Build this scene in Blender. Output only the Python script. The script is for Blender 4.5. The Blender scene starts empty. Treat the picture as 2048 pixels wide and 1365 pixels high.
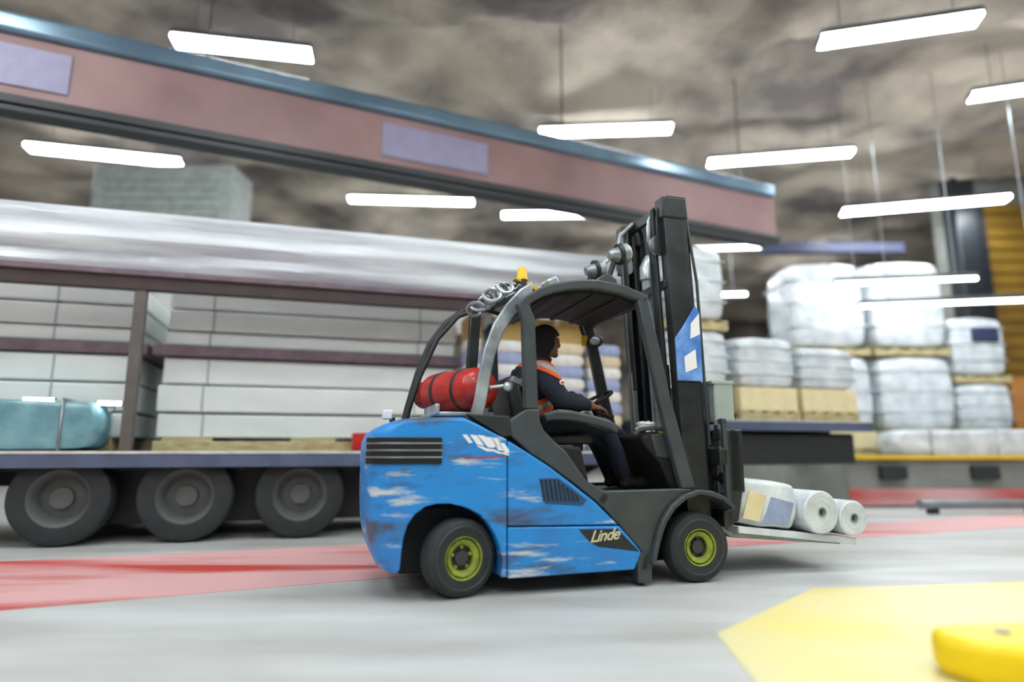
import bpy, bmesh, math, random
from mathutils import Vector, Matrix, noise
random.seed(7)
SC = bpy.context.scene
COL = SC.collection
PI = math.pi

# ------------------------------------------------------------------ camera, world, exposure
FPX = 1267.0
PITCH = 9.872
cam = bpy.data.cameras.new('camera')
cam.sensor_width = 36.0
cam.lens = FPX / 2048.0 * 36.0
cam.clip_end = 200
cam.dof.use_dof = True
cam.dof.focus_distance = 4.7
cam.dof.aperture_fstop = 0.30
camo = bpy.data.objects.new('camera', cam)
COL.objects.link(camo)
camo.location = (0, 0, 0.9)
camo.rotation_euler = (math.radians(90 + PITCH), 0, 0)
SC.camera = camo

wd = bpy.data.worlds.new('world'); SC.world = wd
wd.use_nodes = True
wd.node_tree.nodes['Background'].inputs[0].default_value = (0.75, 0.85, 1.0, 1)
wd.node_tree.nodes['Background'].inputs[1].default_value = 0.3

SC.view_settings.view_transform = 'Standard'
SC.view_settings.look = 'None'
SC.view_settings.exposure = 0.0
SC.view_settings.gamma = 1.0
SC.view_settings.use_curve_mapping = False
SC.cycles.use_denoising = True
SC.cycles.max_bounces = 8
LAMP_STRENGTH = 60.0

# ------------------------------------------------------------------ materials
def S(c):   # sRGB 0-255 -> linear
    return tuple(((v/255)/12.92 if v/255 <= 0.04045 else ((v/255+0.055)/1.055)**2.4) for v in c)

def nt(m): return m.node_tree.nodes, m.node_tree.links

MATS = {}
def mat(name, c, rough=0.6, metal=0.0, var=0.12, scale=6.0, bump=0.0, bscale=40.0, stretch=(1, 1, 1), coat=0.0, c2=None, trans=0.0, mix=(0.35, 0.65)):
    if name in MATS: return MATS[name]
    m = bpy.data.materials.new(name); m.use_nodes = True
    N, L = nt(m); b = N['Principled BSDF']
    c = S(c); c2 = S(c2) if c2 else tuple(max(0, v*(1-2*var)) for v in c)
    tc = N.new('ShaderNodeTexCoord'); mp = N.new('ShaderNodeMapping'); mp.inputs['Scale'].default_value = stretch
    no = N.new('ShaderNodeTexNoise'); no.inputs['Scale'].default_value = scale; no.inputs['Detail'].default_value = 5
    L.new(tc.outputs['Object'], mp.inputs[0]); L.new(mp.outputs[0], no.inputs['Vector'])
    r = N.new('ShaderNodeValToRGB')
    r.color_ramp.elements[0].position = mix[0]; r.color_ramp.elements[0].color = (*c2, 1)
    r.color_ramp.elements[1].position = mix[1]; r.color_ramp.elements[1].color = (*c, 1)
    L.new(no.outputs['Fac'], r.inputs[0]); L.new(r.outputs[0], b.inputs['Base Color'])
    b.inputs['Roughness'].default_value = rough; b.inputs['Metallic'].default_value = metal
    b.inputs['Coat Weight'].default_value = coat
    if trans: b.inputs['Transmission Weight'].default_value = trans
    if bump:
        n2 = N.new('ShaderNodeTexNoise'); n2.inputs['Scale'].default_value = bscale; n2.inputs['Detail'].default_value = 4
        L.new(mp.outputs[0], n2.inputs['Vector'])
        bp = N.new('ShaderNodeBump'); bp.inputs['Strength'].default_value = bump; bp.inputs['Distance'].default_value = 0.03
        L.new(n2.outputs['Fac'], bp.inputs['Height']); L.new(bp.outputs[0], b.inputs['Normal'])
    MATS[name] = m
    return m

def emit(name, c, s):
    m = bpy.data.materials.new(name); m.use_nodes = True
    N, L = nt(m); b = N['Principled BSDF']
    b.inputs['Base Color'].default_value = (0.9, 0.9, 0.9, 1)
    b.inputs['Emission Color'].default_value = (*c, 1); b.inputs['Emission Strength'].default_value = s
    return m

def worn_blue():
    m = bpy.data.materials.new('worn_blue_paint'); m.use_nodes = True
    N, L = nt(m); b = N['Principled BSDF']
    tc = N.new('ShaderNodeTexCoord')
    def layer(scale, st, lo, hi, rot=0.0, off=(0, 0, 0)):
        mp = N.new('ShaderNodeMapping'); mp.inputs['Scale'].default_value = st; mp.inputs['Rotation'].default_value = (0, rot, 0); mp.inputs['Location'].default_value = off
        no = N.new('ShaderNodeTexNoise'); no.inputs['Scale'].default_value = scale; no.inputs['Detail'].default_value = 6; no.inputs['Roughness'].default_value = 0.6
        r = N.new('ShaderNodeMapRange'); r.inputs['From Min'].default_value = lo; r.inputs['From Max'].default_value = hi
        L.new(tc.outputs['Object'], mp.inputs[0]); L.new(mp.outputs[0], no.inputs[0]); L.new(no.outputs['Fac'], r.inputs[0])
        return r.outputs[0]
    def mixc(a, fac, c):
        x = N.new('ShaderNodeMix'); x.data_type = 'RGBA'
        L.new(fac, x.inputs['Factor'])
        if isinstance(a, tuple): x.inputs[6].default_value = (*a, 1)
        else: L.new(a, x.inputs[6])
        x.inputs[7].default_value = (*c, 1)
        return x.outputs[2]
    col = mixc(S((32, 138, 215)), layer(3.0, (1, 1, 1.5), 0.45, 0.75), S((50, 120, 190)))
    col = mixc(col, layer(2.6, (0.7, 1, 2.2), 0.53, 0.66, 0.35, (1.3, 0, 0.4)), S((70, 84, 108)))      # dark scuffs
    col = mixc(col, layer(2.8, (0.55, 1, 3.8), 0.57, 0.66, 0.1, (0.2, 3, 0.1)), S((200, 205, 205)))         # scraped to primer
    L.new(col, b.inputs['Base Color'])
    b.inputs['Roughness'].default_value = 0.42
    MATS['blue'] = m
    return m
worn_blue()
mat('dark', (34, 40, 43), 0.5, var=0.1)
mat('frame', (64, 72, 76), 0.42, var=0.12)
mat('deepblue', (34, 84, 134), 0.5)
mat('black', (14, 15, 17), 0.7)
mat('rubber', (44, 50, 52), 0.75, var=0.15, scale=9)
mat('lime', (152, 166, 46), 0.55, c2=(108, 118, 40), scale=14)
mat('hub', (52, 60, 58), 0.5)
mat('steel', (150, 158, 162), 0.35, metal=0.7)
mat('silver', (190, 200, 205), 0.3, metal=0.45, c2=(120, 130, 138), scale=5)
mat('mast', (40, 46, 48), 0.4, c2=(22, 26, 30), scale=7)
mat('red', (196, 40, 30), 0.38, c2=(158, 28, 24), scale=5, coat=0.2)
mat('yellow', (232, 190, 30), 0.5, var=0.06)
mat('navy', (24, 30, 48), 0.85, var=0.1, bump=0.3, bscale=30)
mat('jeans', (26, 36, 58), 0.9, var=0.15, bump=0.3)
mat('orange', (240, 96, 24), 0.7, var=0.05)
mat('reflective', (175, 178, 180), 0.4, var=0.05)
mat('skin', (120, 78, 60), 0.55, var=0.05)
mat('hat', (24, 26, 30), 0.95, bump=0.4, bscale=60)
mat('shoe', (20, 20, 22), 0.6)
mat('decalwhite', (236, 238, 240), 0.5, var=0.02)
mat('decalred', (190, 60, 60), 0.5)
mat('cream', (226, 214, 170), 0.6, var=0.05)
mat('script', (214, 208, 170), 0.6, var=0.03)
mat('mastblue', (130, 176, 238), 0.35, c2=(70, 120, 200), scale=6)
mat('film', (222, 229, 234), 0.28, c2=(190, 200, 208), scale=5, bump=0.35, bscale=9, coat=0.3)
mat('whitepack', (232, 238, 236), 0.5, c2=(212, 222, 220), scale=2.5, bump=0.1, bscale=5, stretch=(0.4, 1, 1))
mat('bedrail', (86, 98, 124), 0.45, c2=(74, 86, 110), scale=3)
mat('bedtop', (205, 208, 205), 0.5)
mat('brownrail', (62, 48, 48), 0.6, scale=4)
mat('tarp', (222, 230, 234), 0.4, c2=(150, 152, 162), scale=1.6, bump=0.35, bscale=5, stretch=(0.25, 1, 3.0), coat=0.15)
mat('rimgrey', (88, 94, 92), 0.6)
mat('postgrey', (96, 92, 88), 0.6)
mat('plum', (118, 102, 112), 0.6, c2=(100, 84, 94))
mat('teal', (120, 168, 178), 0.22, c2=(92, 136, 148), scale=4, coat=0.4, bump=0.2, bscale=8)
mat('girder', (150, 120, 120), 0.55, c2=(128, 98, 98), scale=0.8, bump=0.05)
mat('girderflange', (110, 138, 158), 0.22, metal=0.3, c2=(88, 112, 132), scale=1.0)
mat('darkflange', (30, 36, 42), 0.45)
mat('lavender', (146, 142, 172), 0.5, var=0.06)
mat('sackw', (226, 226, 222), 0.7, bump=0.3, bscale=12)
mat('sackl', (156, 170, 206), 0.7, bump=0.3, bscale=12)
mat('sackc', (218, 202, 172), 0.7, bump=0.3, bscale=12)
mat('carton', (190, 160, 98), 0.75, c2=(166, 136, 80), scale=3)
mat('orangecarton', (190, 130, 64), 0.75)
mat('timber', (198, 190, 146), 0.75, c2=(166, 150, 106), stretch=(1, 4, 4))
mat('concrete', (140, 142, 138), 0.8, c2=(116, 118, 114), scale=1.2, bump=0.2, bscale=10)
mat('ventgrey', (150, 160, 156), 0.6)
mat('duct', (176, 188, 186), 0.5, c2=(150, 162, 160), scale=1.5)
mat('ochre', (140, 108, 34), 0.6, c2=(116, 88, 28), scale=1.2)
mat('bluebeam', (46, 56, 92), 0.5)
mat('paint_red', (186, 62, 52), 0.55, c2=(210, 164, 164), scale=0.9, stretch=(0.3, 2.0, 1), mix=(0.46, 0.62))
mat('paint_yellow', (224, 208, 104), 0.5, c2=(214, 208, 160), scale=0.9, mix=(0.42, 0.75))
mat('barrier', (246, 214, 8), 0.4, var=0.04)
mat('diffuser_off', (230, 232, 232), 0.4)
MATS['strip'] = emit('strip_glow', (0.94, 0.98, 1.0), 16.0)
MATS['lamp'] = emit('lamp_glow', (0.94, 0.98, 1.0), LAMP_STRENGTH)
mat('glasspane', (190, 205, 210), 0.15, metal=0.3)

# concrete floor with soft patches and tyre scuffs
def floor_mat():
    m = bpy.data.materials.new('floor_concrete'); m.use_nodes = True
    N, L = nt(m); b = N['Principled BSDF']
    tc = N.new('ShaderNodeTexCoord')
    mp = N.new('ShaderNodeMapping'); mp.inputs['Scale'].default_value = (0.35, 1.4, 1); mp.inputs['Rotation'].default_value = (0, 0, -0.25)
    n1 = N.new('ShaderNodeTexNoise'); n1.inputs['Scale'].default_value = 1.1; n1.inputs['Detail'].default_value = 6
    L.new(tc.outputs['Object'], mp.inputs[0]); L.new(mp.outputs[0], n1.inputs[0])
    r = N.new('ShaderNodeValToRGB')
    r.color_ramp.elements[0].position = 0.32; r.color_ramp.elements[0].color = (*S((160, 160, 154)), 1)
    r.color_ramp.elements[1].position = 0.66; r.color_ramp.elements[1].color = (*S((198, 203, 204)), 1)
    L.new(n1.outputs['Fac'], r.inputs[0]); L.new(r.outputs[0], b.inputs['Base Color'])
    b.inputs['Roughness'].default_value = 0.45
    n2 = N.new('ShaderNodeTexNoise'); n2.inputs['Scale'].default_value = 30
    bp = N.new('ShaderNodeBump'); bp.inputs['Strength'].default_value = 0.12; bp.inputs['Distance'].default_value = 0.01
    L.new(tc.outputs['Object'], n2.inputs[0]); L.new(n2.outputs['Fac'], bp.inputs['Height']); L.new(bp.outputs[0], b.inputs['Normal'])
    MATS['floor'] = m
floor_mat()
def rock_mat():
    m = bpy.data.materials.new('rough_rock'); m.use_nodes = True
    N, L = nt(m); b = N['Principled BSDF']
    tc = N.new('ShaderNodeTexCoord')
    n1 = N.new('ShaderNodeTexNoise'); n1.inputs['Scale'].default_value = 0.45; n1.inputs['Detail'].default_value = 7
    L.new(tc.outputs['Object'], n1.inputs[0])
    r = N.new('ShaderNodeValToRGB')
    r.color_ramp.elements[0].position = 0.36; r.color_ramp.elements[0].color = (*S((108, 100, 98)), 1)
    r.color_ramp.elements[1].position = 0.62; r.color_ramp.elements[1].color = (*S((206, 194, 178)), 1)
    L.new(n1.outputs['Fac'], r.inputs[0]); L.new(r.outputs[0], b.inputs['Base Color'])
    b.inputs['Roughness'].default_value = 0.9
    n2 = N.new('ShaderNodeTexNoise'); n2.inputs['Scale'].default_value = 4; n2.inputs['Detail'].default_value = 6
    bp = N.new('ShaderNodeBump'); bp.inputs['Strength'].default_value = 0.5; bp.inputs['Distance'].default_value = 0.1
    L.new(tc.outputs['Object'], n2.inputs[0]); L.new(n2.outputs['Fac'], bp.inputs['Height']); L.new(bp.outputs[0], b.inputs['Normal'])
    MATS['rock'] = m
rock_mat()

# ------------------------------------------------------------------ mesh builder
class MB:
    def __init__(s): s.v = []; s.f = []
    def add(s, vs, fs):
        n = len(s.v); s.v += [tuple(v) for v in vs]; s.f += [tuple(i+n for i in f) for f in fs]; return s
    def box(s, c, d, R=None):
        c = Vector(c); vs = []
        for z in (-1, 1):
            for y in (-1, 1):
                for x in (-1, 1):
                    q = Vector((x*d[0]/2, y*d[1]/2, z*d[2]/2))
                    if R is not None: q = R @ q
                    vs.append(c+q)
        return s.add(vs, [(0, 2, 3, 1), (4, 5, 7, 6), (0, 1, 5, 4), (2, 6, 7, 3), (0, 4, 6, 2), (1, 3, 7, 5)])
    def prism(s, prof, y0, y1):          # profile in x,z extruded along y
        n = len(prof)
        a = sum(prof[i][0]*prof[(i+1) % n][1]-prof[(i+1) % n][0]*prof[i][1] for i in range(n))
        if a < 0: prof = prof[::-1]
        vs = [(x, y0, z) for x, z in prof]+[(x, y1, z) for x, z in prof]
        fs = [tuple(range(n)), tuple(range(2*n-1, n-1, -1))]
        fs += [(i, i+n, (i+1) % n+n, (i+1) % n) for i in range(n)]
        return s.add(vs, fs)
    def slab(s, prof, z0, z1):           # profile in x,y extruded along z
        n = len(prof)
        a = sum(prof[i][0]*prof[(i+1) % n][1]-prof[(i+1) % n][0]*prof[i][1] for i in range(n))
        if a < 0: prof = prof[::-1]
        vs = [(x, y, z0) for x, y in prof]+[(x, y, z1) for x, y in prof]
        fs = [tuple(range(n-1, -1, -1)), tuple(range(n, 2*n))]
        fs += [(i, (i+1) % n, (i+1) % n+n, i+n) for i in range(n)]
        return s.add(vs, fs)
    def strip(s, outer, inner, y0, y1):  # band between two polylines (x,z)
        n = len(outer); vs = []
        for y in (y0, y1):
            vs += [(x, y, z) for x, z in outer]+[(x, y, z) for x, z in inner]
        fs = []
        o = lambda k, i: k*2*n+i
        q = lambda k, i: k*2*n+n+i
        for i in range(n-1):
            fs += [(o(0, i), o(0, i+1), q(0, i+1), q(0, i)), (o(1, i), q(1, i), q(1, i+1), o(1, i+1)),
                   (o(0, i), o(1, i), o(1, i+1), o(0, i+1)), (q(0, i), q(0, i+1), q(1, i+1), q(1, i))]
        for i in (0, n-1): fs.append((o(0, i), q(0, i), q(1, i), o(1, i)))
        return s.add(vs, fs)
    def tube(s, pts, r, seg=10, cap=True, flat=None):
        pts = [Vector(p) for p in pts]; n = len(pts)
        rs = r if isinstance(r, (list, tuple)) else [r]*n
        t0 = (pts[1]-pts[0]).normalized()
        up = Vector((0, 0, 1)) if abs(t0.z) < 0.9 else Vector((1, 0, 0))
        a = t0.cross(up).normalized(); vs = []
        for i, p in enumerate(pts):
            t = (pts[min(i+1, n-1)]-pts[max(i-1, 0)]).normalized()
            a = (a-t*a.dot(t)).normalized(); b = t.cross(a)
            for k in range(seg):
                w = 2*PI*k/seg
                vs.append(p+a*math.cos(w)*rs[i]+b*math.sin(w)*rs[i]*(flat or 1))
        fs = [(i*seg+k, i*seg+(k+1) % seg, (i+1)*seg+(k+1) % seg, (i+1)*seg+k) for i in range(n-1) for k in range(seg)]
        if cap: fs += [tuple(range(seg-1, -1, -1)), tuple(range((n-1)*seg, n*seg))]
        return s.add(vs, fs)
    def lathe(s, prof, seg=32, M=None, cap=False):  # (r, h) revolved about local z, placed with M
        vs = []; n = len(prof)
        for r, h in prof:
            for k in range(seg):
                w = 2*PI*k/seg; p = Vector((r*math.cos(w), r*math.sin(w), h))
                vs.append(M @ p if M is not None else p)
        fs = [(i*seg+k, i*seg+(k+1) % seg, (i+1)*seg+(k+1) % seg, (i+1)*seg+k) for i in range(n-1) for k in range(seg)]
        if cap and prof[0][0] > 1e-4: fs.append(tuple(range(seg-1, -1, -1)))
        if cap and prof[-1][0] > 1e-4: fs.append(tuple(range((n-1)*seg, n*seg)))
        return s.add(vs, fs)
    def ell(s, c, r, seg=14, rings=9, R=None):
        vs = []; fs = []
        for i in range(rings+1):
            th = PI*i/rings
            for k in range(seg):
                w = 2*PI*k/seg
                q = Vector((r[0]*math.sin(th)*math.cos(w), r[1]*math.sin(th)*math.sin(w), r[2]*math.cos(th)))
                if R is not None: q = R @ q
                vs.append(Vector(c)+q)
        for i in range(rings):
            for k in range(seg):
                fs.append((i*seg+k, (i+1)*seg+k, (i+1)*seg+(k+1) % seg, i*seg+(k+1) % seg))
        return s.add(vs, fs)
    def mesh(s, name, m, smooth=True, ang=35):
        me = bpy.data.meshes.new(name); me.from_pydata(s.v, [], s.f)
        bm = bmesh.new(); bm.from_mesh(me)
        bmesh.ops.remove_doubles(bm, verts=bm.verts, dist=1e-5)
        bmesh.ops.recalc_face_normals(bm, faces=bm.faces)
        bm.to_mesh(me); bm.free()
        if m: me.materials.append(MATS[m] if isinstance(m, str) else m)
        if smooth:
            me.shade_smooth(); me.set_sharp_from_angle(angle=math.radians(ang))
        return me
    def build(s, name, m, parent=None, bevel=0.0, smooth=True, seg=2):
        o = bpy.data.objects.new(name, s.mesh(name, m, smooth)); COL.objects.link(o)
        if parent: o.parent = parent
        if bevel:
            b = o.modifiers.new('bevel', 'BEVEL'); b.width = bevel; b.segments = seg; b.limit_method = 'ANGLE'; b.angle_limit = math.radians(30)
        return o

def empty(name, loc, rz=0.0):
    o = bpy.data.objects.new(name, None); COL.objects.link(o); o.location = loc; o.rotation_euler = (0, 0, rz)
    o.empty_display_size = 0.2
    return o
def tag(o, label, cat, group=None):
    o['label'] = label; o['category'] = cat
    if group: o['group'] = group
    return o
def struct(o): o['kind'] = 'structure'; return o
def share(o, name, loc=None, parent=None, rot=None):
    c = o.copy(); COL.objects.link(c); c.name = name
    if loc is not None: c.location = loc
    if rot is not None: c.rotation_euler = rot
    c.parent = parent
    return c
ORD = ['bottom', 'second', 'third', 'fourth', 'fifth', 'sixth', 'seventh', 'eighth', 'ninth', 'tenth']

# ------------------------------------------------------------------ the hall
fl = struct(MB().box((1, 13, -0.1), (40, 44, 0.2)).build('floor', 'floor'))
fl['label'] = 'pale grey concrete hall floor'
# red lane on the floor, running away to the right behind the forklift
lane = MB().slab([(-9.0, 1.5), (-2.93, 3.84), (-1.01, 4.73), (2.3, 6.37), (6.11, 7.89), (13, 10.6), (15, 12.0), (7.31, 9.41), (4.2, 8.15), (-1.39, 6.44), (-4.21, 5.45), (-10, 3.4)], -0.01, 0.004).build('painted_lane', 'paint_red', fl)
lane['label'] = 'worn red lane painted on the floor'
yp = MB().slab([(1.02, 3.36), (2.0, 4.42), (3.6, 4.64), (5.6, 4.9), (5.6, 1.0), (0.9, 1.0), (0.95, 2.6)], -0.01, 0.005).build('painted_patch', 'paint_yellow', fl)
yp['label'] = 'worn pale yellow painted floor patch'

def rough_sheet(name, nx, ny, fn, m):
    vs = [fn(i/nx, j/ny) for j in range(ny+1) for i in range(nx+1)]
    fs = [(j*(nx+1)+i, j*(nx+1)+i+1, (j+1)*(nx+1)+i+1, (j+1)*(nx+1)+i) for j in range(ny) for i in range(nx)]
    me = bpy.data.meshes.new(name); me.from_pydata(vs, [], fs); me.materials.append(MATS[m]); me.shade_smooth()
    o = bpy.data.objects.new(name, me); COL.objects.link(o); return struct(o)
def rk(x, y, z): 
    return 0.42*noise.noise(Vector((x*0.30, y*0.55, z*0.5)))+0.26*noise.noise(Vector((x*0.7, y*1.3, z+5)))+0.13*noise.noise(Vector((x*1.7, y*2.6, z+9)))
CZ = 7.75
def ceil_z(x, y): return CZ+rk(x, y, 0)
rough_sheet('ceiling', 150, 160, lambda u, v: (-19+40*u, -9+44*v, CZ+rk(-19+40*u, -9+44*v, 0)), 'rock')
rough_sheet('wall_back', 100, 24, lambda u, v: (-19+40*u, 34+rk(-19+40*u, 9*v, 3), -0.2+9*v), 'rock')
rough_sheet('wall_left', 100, 24, lambda u, v: (-18.4+rk(44*u, 9*v, 7), -9+44*u, -0.2+9*v), 'rock')
rough_sheet('wall_right', 100, 24, lambda u, v: (20.4+rk(44*u, 9*v, 11), -9+44*u, -0.2+9*v), 'rock')
rough_sheet('wall_front', 100, 24, lambda u, v: (-19+40*u, -8.5+rk(-19+40*u, 9*v, 13), -0.2+9*v), 'rock')

# side bay with ochre door behind the dock
wb = struct(MB().box((15.7, 15.2, 3.9), (9.9, 0.5, 7.8)).build('wall_bay', 'concrete'))
d1 = struct(MB().box((14.6, 14.86, 3.85), (6.4, 0.16, 6.0)).build('door_1', 'ochre', bevel=0.01))
d1['label'] = 'tall ochre yellow sheet door at the dock'
for k in range(20):
    MB().box((14.6, 14.75, 1.05+0.3*k), (6.36, 0.05, 0.24)).build('door_panel', 'ochre', d1, bevel=0.012)
MB().box((11.32, 14.7, 3.9), (0.16, 0.3, 6.2)).build('door_frame', 'darkflange', d1)
cp = struct(MB().box((10.95, 14.75, 3.9), (0.5, 0.5, 7.8)).build('column_1', 'darkflange', bevel=0.02))

# dock platform
dk = struct(MB().box((13.0, 14.2, 0.40), (15.0, 7.2, 0.80)).build('platform', 'concrete', bevel=0.02))
dk['label'] = 'grey concrete loading dock platform'
MB().box((13.0, 10.57, 0.80), (15.0, 0.10, 0.07)).build('edge_strip', 'yellow', dk, bevel=0.008)['label'] = 'yellow steel edge strip'
MB().box((13.0, 10.585, 0.17), (15.0, 0.02, 0.26)).build('painted_band', 'paint_red', dk)
for i in range(8):
    MB().box((6.2+1.5*i, 10.52, 0.56), (0.42, 0.12, 0.22)).build('dock_bumper', 'rubber', dk, bevel=0.02)

# ------------------------------------------------------------------ ceiling lamps
def batten(name, loc, length, width, rz, label, drop, group):
    t = tag(empty(name, loc, rz), label, 'lamp', group)
    L2 = length/2
    MB().prism([(-L2, 0.035), (L2, 0.035), (L2-0.02, 0.11), (-L2+0.02, 0.11)], -width/2, width/2).build('housing', 'frame', t, bevel=0.008)
    MB().box((0, 0, 0.0), (length-0.03, width-0.02, 0.06)).build('diffuser', 'strip' if name == 'strip_lamp' else 'lamp', t, bevel=0.01)
    for s in (-1, 1):
        MB().box((s*(L2-0.008), 0, 0.03), (0.016, width, 0.1)).build('end_cap', 'frame', t)
        MB().tube([(s*L2*0.7, 0, 0.1), (s*L2*0.7, 0, ceil_z(loc[0]+s*L2*0.7*math.cos(rz), loc[1]+s*L2*0.7*math.sin(rz))-loc[2]+0.01)], 0.008, 6).build('suspension_rod', 'steel', t)
    return t
LAMPS = [((-4.05, 8.67), 2.0, 0.32, 'wide bright ceiling lamp above the bluish girder'),
         ((1.77, 11.17), 2.5, 0.30, 'bright ceiling lamp right of the girder, above the mast'),
         ((5.54, 12.3), 2.85, 0.28, 'bright ceiling lamp up and to the right of the mast top'),
         ((5.58, 8.27), 2.1, 0.32, 'largest bright lamp in the upper right of the ceiling'),
         ((8.96, 9.67), 2.3, 0.28, 'ceiling lamp cut off by the right edge of the picture'),
         ((-8.34, 12.19), 2.85, 0.34, 'bright ceiling lamp seen under the girder at far left'),
         ((-2.44, 14.59), 3.0, 0.24, 'slim ceiling lamp between girder and white trailer roof'),
         ((1.0, 15.51), 2.5, 0.26, 'slim ceiling lamp just left of the mast top'),
         ((9.7, 14.2), 3.5, 0.34, 'ceiling lamp above the dock, left of the ochre door')]
for (x, y), ln, w, lab in LAMPS:
    batten('ceiling_lamp', (x, y, 6.9 if y != 14.2 else 6.62), ln, w, -math.atan2(x, y)*0.42, lab, 0.7, 'ceiling lamps of the hall')
LOW = [((4.96, 14.5, 5.67), 1.9, 0.09, 'thin low lamp right behind the mast top', 1.85),
       ((4.55, 14.9, 4.62), 2.2, 0.08, 'thin lowest lamp behind the forklift mast', 2.9),
       ((6.85, 10.7, 3.82), 2.3, 0.06, 'thin lamp hanging before the white dock stack, upper one', 3.6),
       ((7.6, 10.45, 3.38), 3.2, 0.05, 'thin lamp hanging before the white dock stack, lower one', 4.1)]
for p, ln, w, lab, dr in LOW:
    batten('strip_lamp', p, ln, w, -math.atan2(p[0], p[1])*0.3, lab, dr, 'thin suspended lamps')
# rows carried on unseen behind the camera, lamps added to light near faces
for x, y in [(-6, 3.6), (-1.5, 3.2), (3.0, 3.6), (7.5, 3.8), (-5, -0.5), (0, -0.8), (5, -0.5), (-3, -4.5), (3, -4.5), (-9.5, 1.5), (-9, -3.5), (9.5, 0.5), (-10, 6), (12.5, 6), (-3, 20), (4, 20), (-10, 18), (10.5, 21)]:
    batten('ceiling_lamp', (x, y, 6.9), 2.4, 0.30, 0.0, 'unseen ceiling lamp added for light beyond the picture', 0.7, 'added ceiling lamps outside the view')

# ------------------------------------------------------------------ overhead girder
GA = math.atan(0.45)
gd = tag(empty('overhead_girder', (0, 8.96, 0), GA), 'long dusty pink overhead girder with pale blue top flange', 'girder')
X0, X1 = -13.0, 5.2
MB().box(((X0+X1)/2, 0, 5.08), (X1-X0, 0.25, 0.76)).build('web', 'girder', gd, bevel=0.01)
MB().prism([(X0, 5.45), (X1, 5.45), (X1, 5.70), (X0, 5.70)], -0.20, 0.25).build('top_flange', 'girderflange', gd, bevel=0.06, seg=4)['label'] = 'glossy pale blue top flange'
MB().box(((X0+X1)/2, 0.0, 4.66), (X1-X0, 0.44, 0.10)).build('bottom_flange', 'darkflange', gd, bevel=0.01)
MB().box(((X0+X1)/2, -0.17, 4.56), (X1-X0, 0.06, 0.07)).build('cable_rail', 'darkflange', gd, bevel=0.01)
for a, b in ((-8.3, -5.55), (-2.0, -0.45)):
    MB().box(((a+b)/2, -0.135, 5.09), (b-a, 0.02, 0.48)).build('sign_plate', 'lavender', gd, bevel=0.004)['label'] = 'lavender plate on the girder web'
for x in (-9.8, -4.2, 0.9, 4.6):
    MB().tube([(x, 0.05, 5.65), (x, 0.05, ceil_z(x*math.cos(GA), 8.96+x*math.sin(GA))+0.01)], 0.014, 8).build('hanger', 'frame', gd)
bb = tag(MB().box((8.2, 15.6, 6.02), (3.6, 0.25, 0.26)).build('steel_beam', 'bluebeam', bevel=0.01), 'dark blue steel beam above the dock stacks', 'beam')

for (x0, x1, z0, z1, lab) in ((-8.05, -5.35, 4.85, 6.35, 'pale grey ventilation box hanging under the ceiling at far left'),):
    yy = 11.9
    t = tag(empty('ventilation_box', ((x0+x1)/2, yy, z0), 0), lab, 'duct', 'ventilation boxes')
    w = x1-x0; h = z1-z0
    MB().box((0, 0, h/2), (w, 0.9, h)).build('casing', 'ventgrey', t, bevel=0.03)
    for s in (-1, 1): MB().tube([(s*w*0.42, 0, h), (s*w*0.42, 0, ceil_z((x0+x1)/2+s*w*0.42, yy)-z0+0.01)], 0.015, 8).build('hanger', 'steel', t)
    for k in range(6): MB().box((0, -0.46, h*(0.2+0.12*k)), (w*0.8, 0.03, 0.06)).build('slat', 'ventgrey', t, bevel=0.008)

# ------------------------------------------------------------------ trailer (near long side at local y = 0)
TA = math.atan(0.30); CT = math.cos(TA)
def tx(X): return X/CT
TRO = (0, 7.4, 0)
tr = tag(empty('flatbed_trailer', TRO, TA), 'long open-sided trailer with blue-grey deck and white roof edge behind the forklift', 'trailer')
XL, XS, XR = tx(-9.5), tx(1.55), tx(5.05)
W = 2.45
def tpart(name, m, mb, bevel=0.008, parent=None): return mb.build(name, m, parent or tr, bevel=bevel)
tpart('side_rail', 'bedrail', MB().box(((XL+XS)/2, 0.03, 0.805), (XS-XL, 0.06, 0.13)))['label'] = 'blue-grey steel side rail'
tpart('side_rail', 'bedrail', MB().box(((XL+XS)/2, W-0.03, 0.805), (XS-XL, 0.06, 0.13)))
tpart('deck_edge', 'bedtop', MB().box(((XL+XS)/2, 0.035, 0.885), (XS-XL, 0.09, 0.03)))
tpart('deck', 'dark', MB().box(((XL+XS)/2, W/2, 0.85), (XS-XL, W-0.14, 0.06)))
tpart('side_rail', 'bedrail', MB().box(((XS+XR)/2, 0.03, 1.225), (XR-XS, 0.06, 0.12)))
tpart('side_rail', 'bedrail', MB().box(((XS+XR)/2, W-0.03, 1.225), (XR-XS, 0.06, 0.12)))
tpart('deck_edge', 'bedtop', MB().box(((XS+XR)/2, 0.035, 1.295), (XR-XS, 0.09, 0.02)))
tpart('deck', 'dark', MB().box(((XS+XR)/2, W/2, 1.26), (XR-XS, W-0.14, 0.06)))
tpart('step_plate', 'dark', MB().box((XS, W/2, 1.05), (0.06, W, 0.4)))
for y in (0.75, 1.7):
    tpart('chassis_beam', 'black', MB().prism([(XL, 0.55), (XS-0.5, 0.55), (XS+0.3, 0.95), (XR-0.1, 1.0), (XR-0.1, 1.2), (XS, 1.2), (XS-0.3, 0.82), (XL, 0.82)], y-0.06, y+0.06))
for k in range(16):
    x = XL+0.4+k*(XS-XL-0.5)/15
    tpart('cross_member', 'black', MB().box((x, W/2, 0.77), (0.07, W-0.16, 0.09)), 0)
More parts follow.
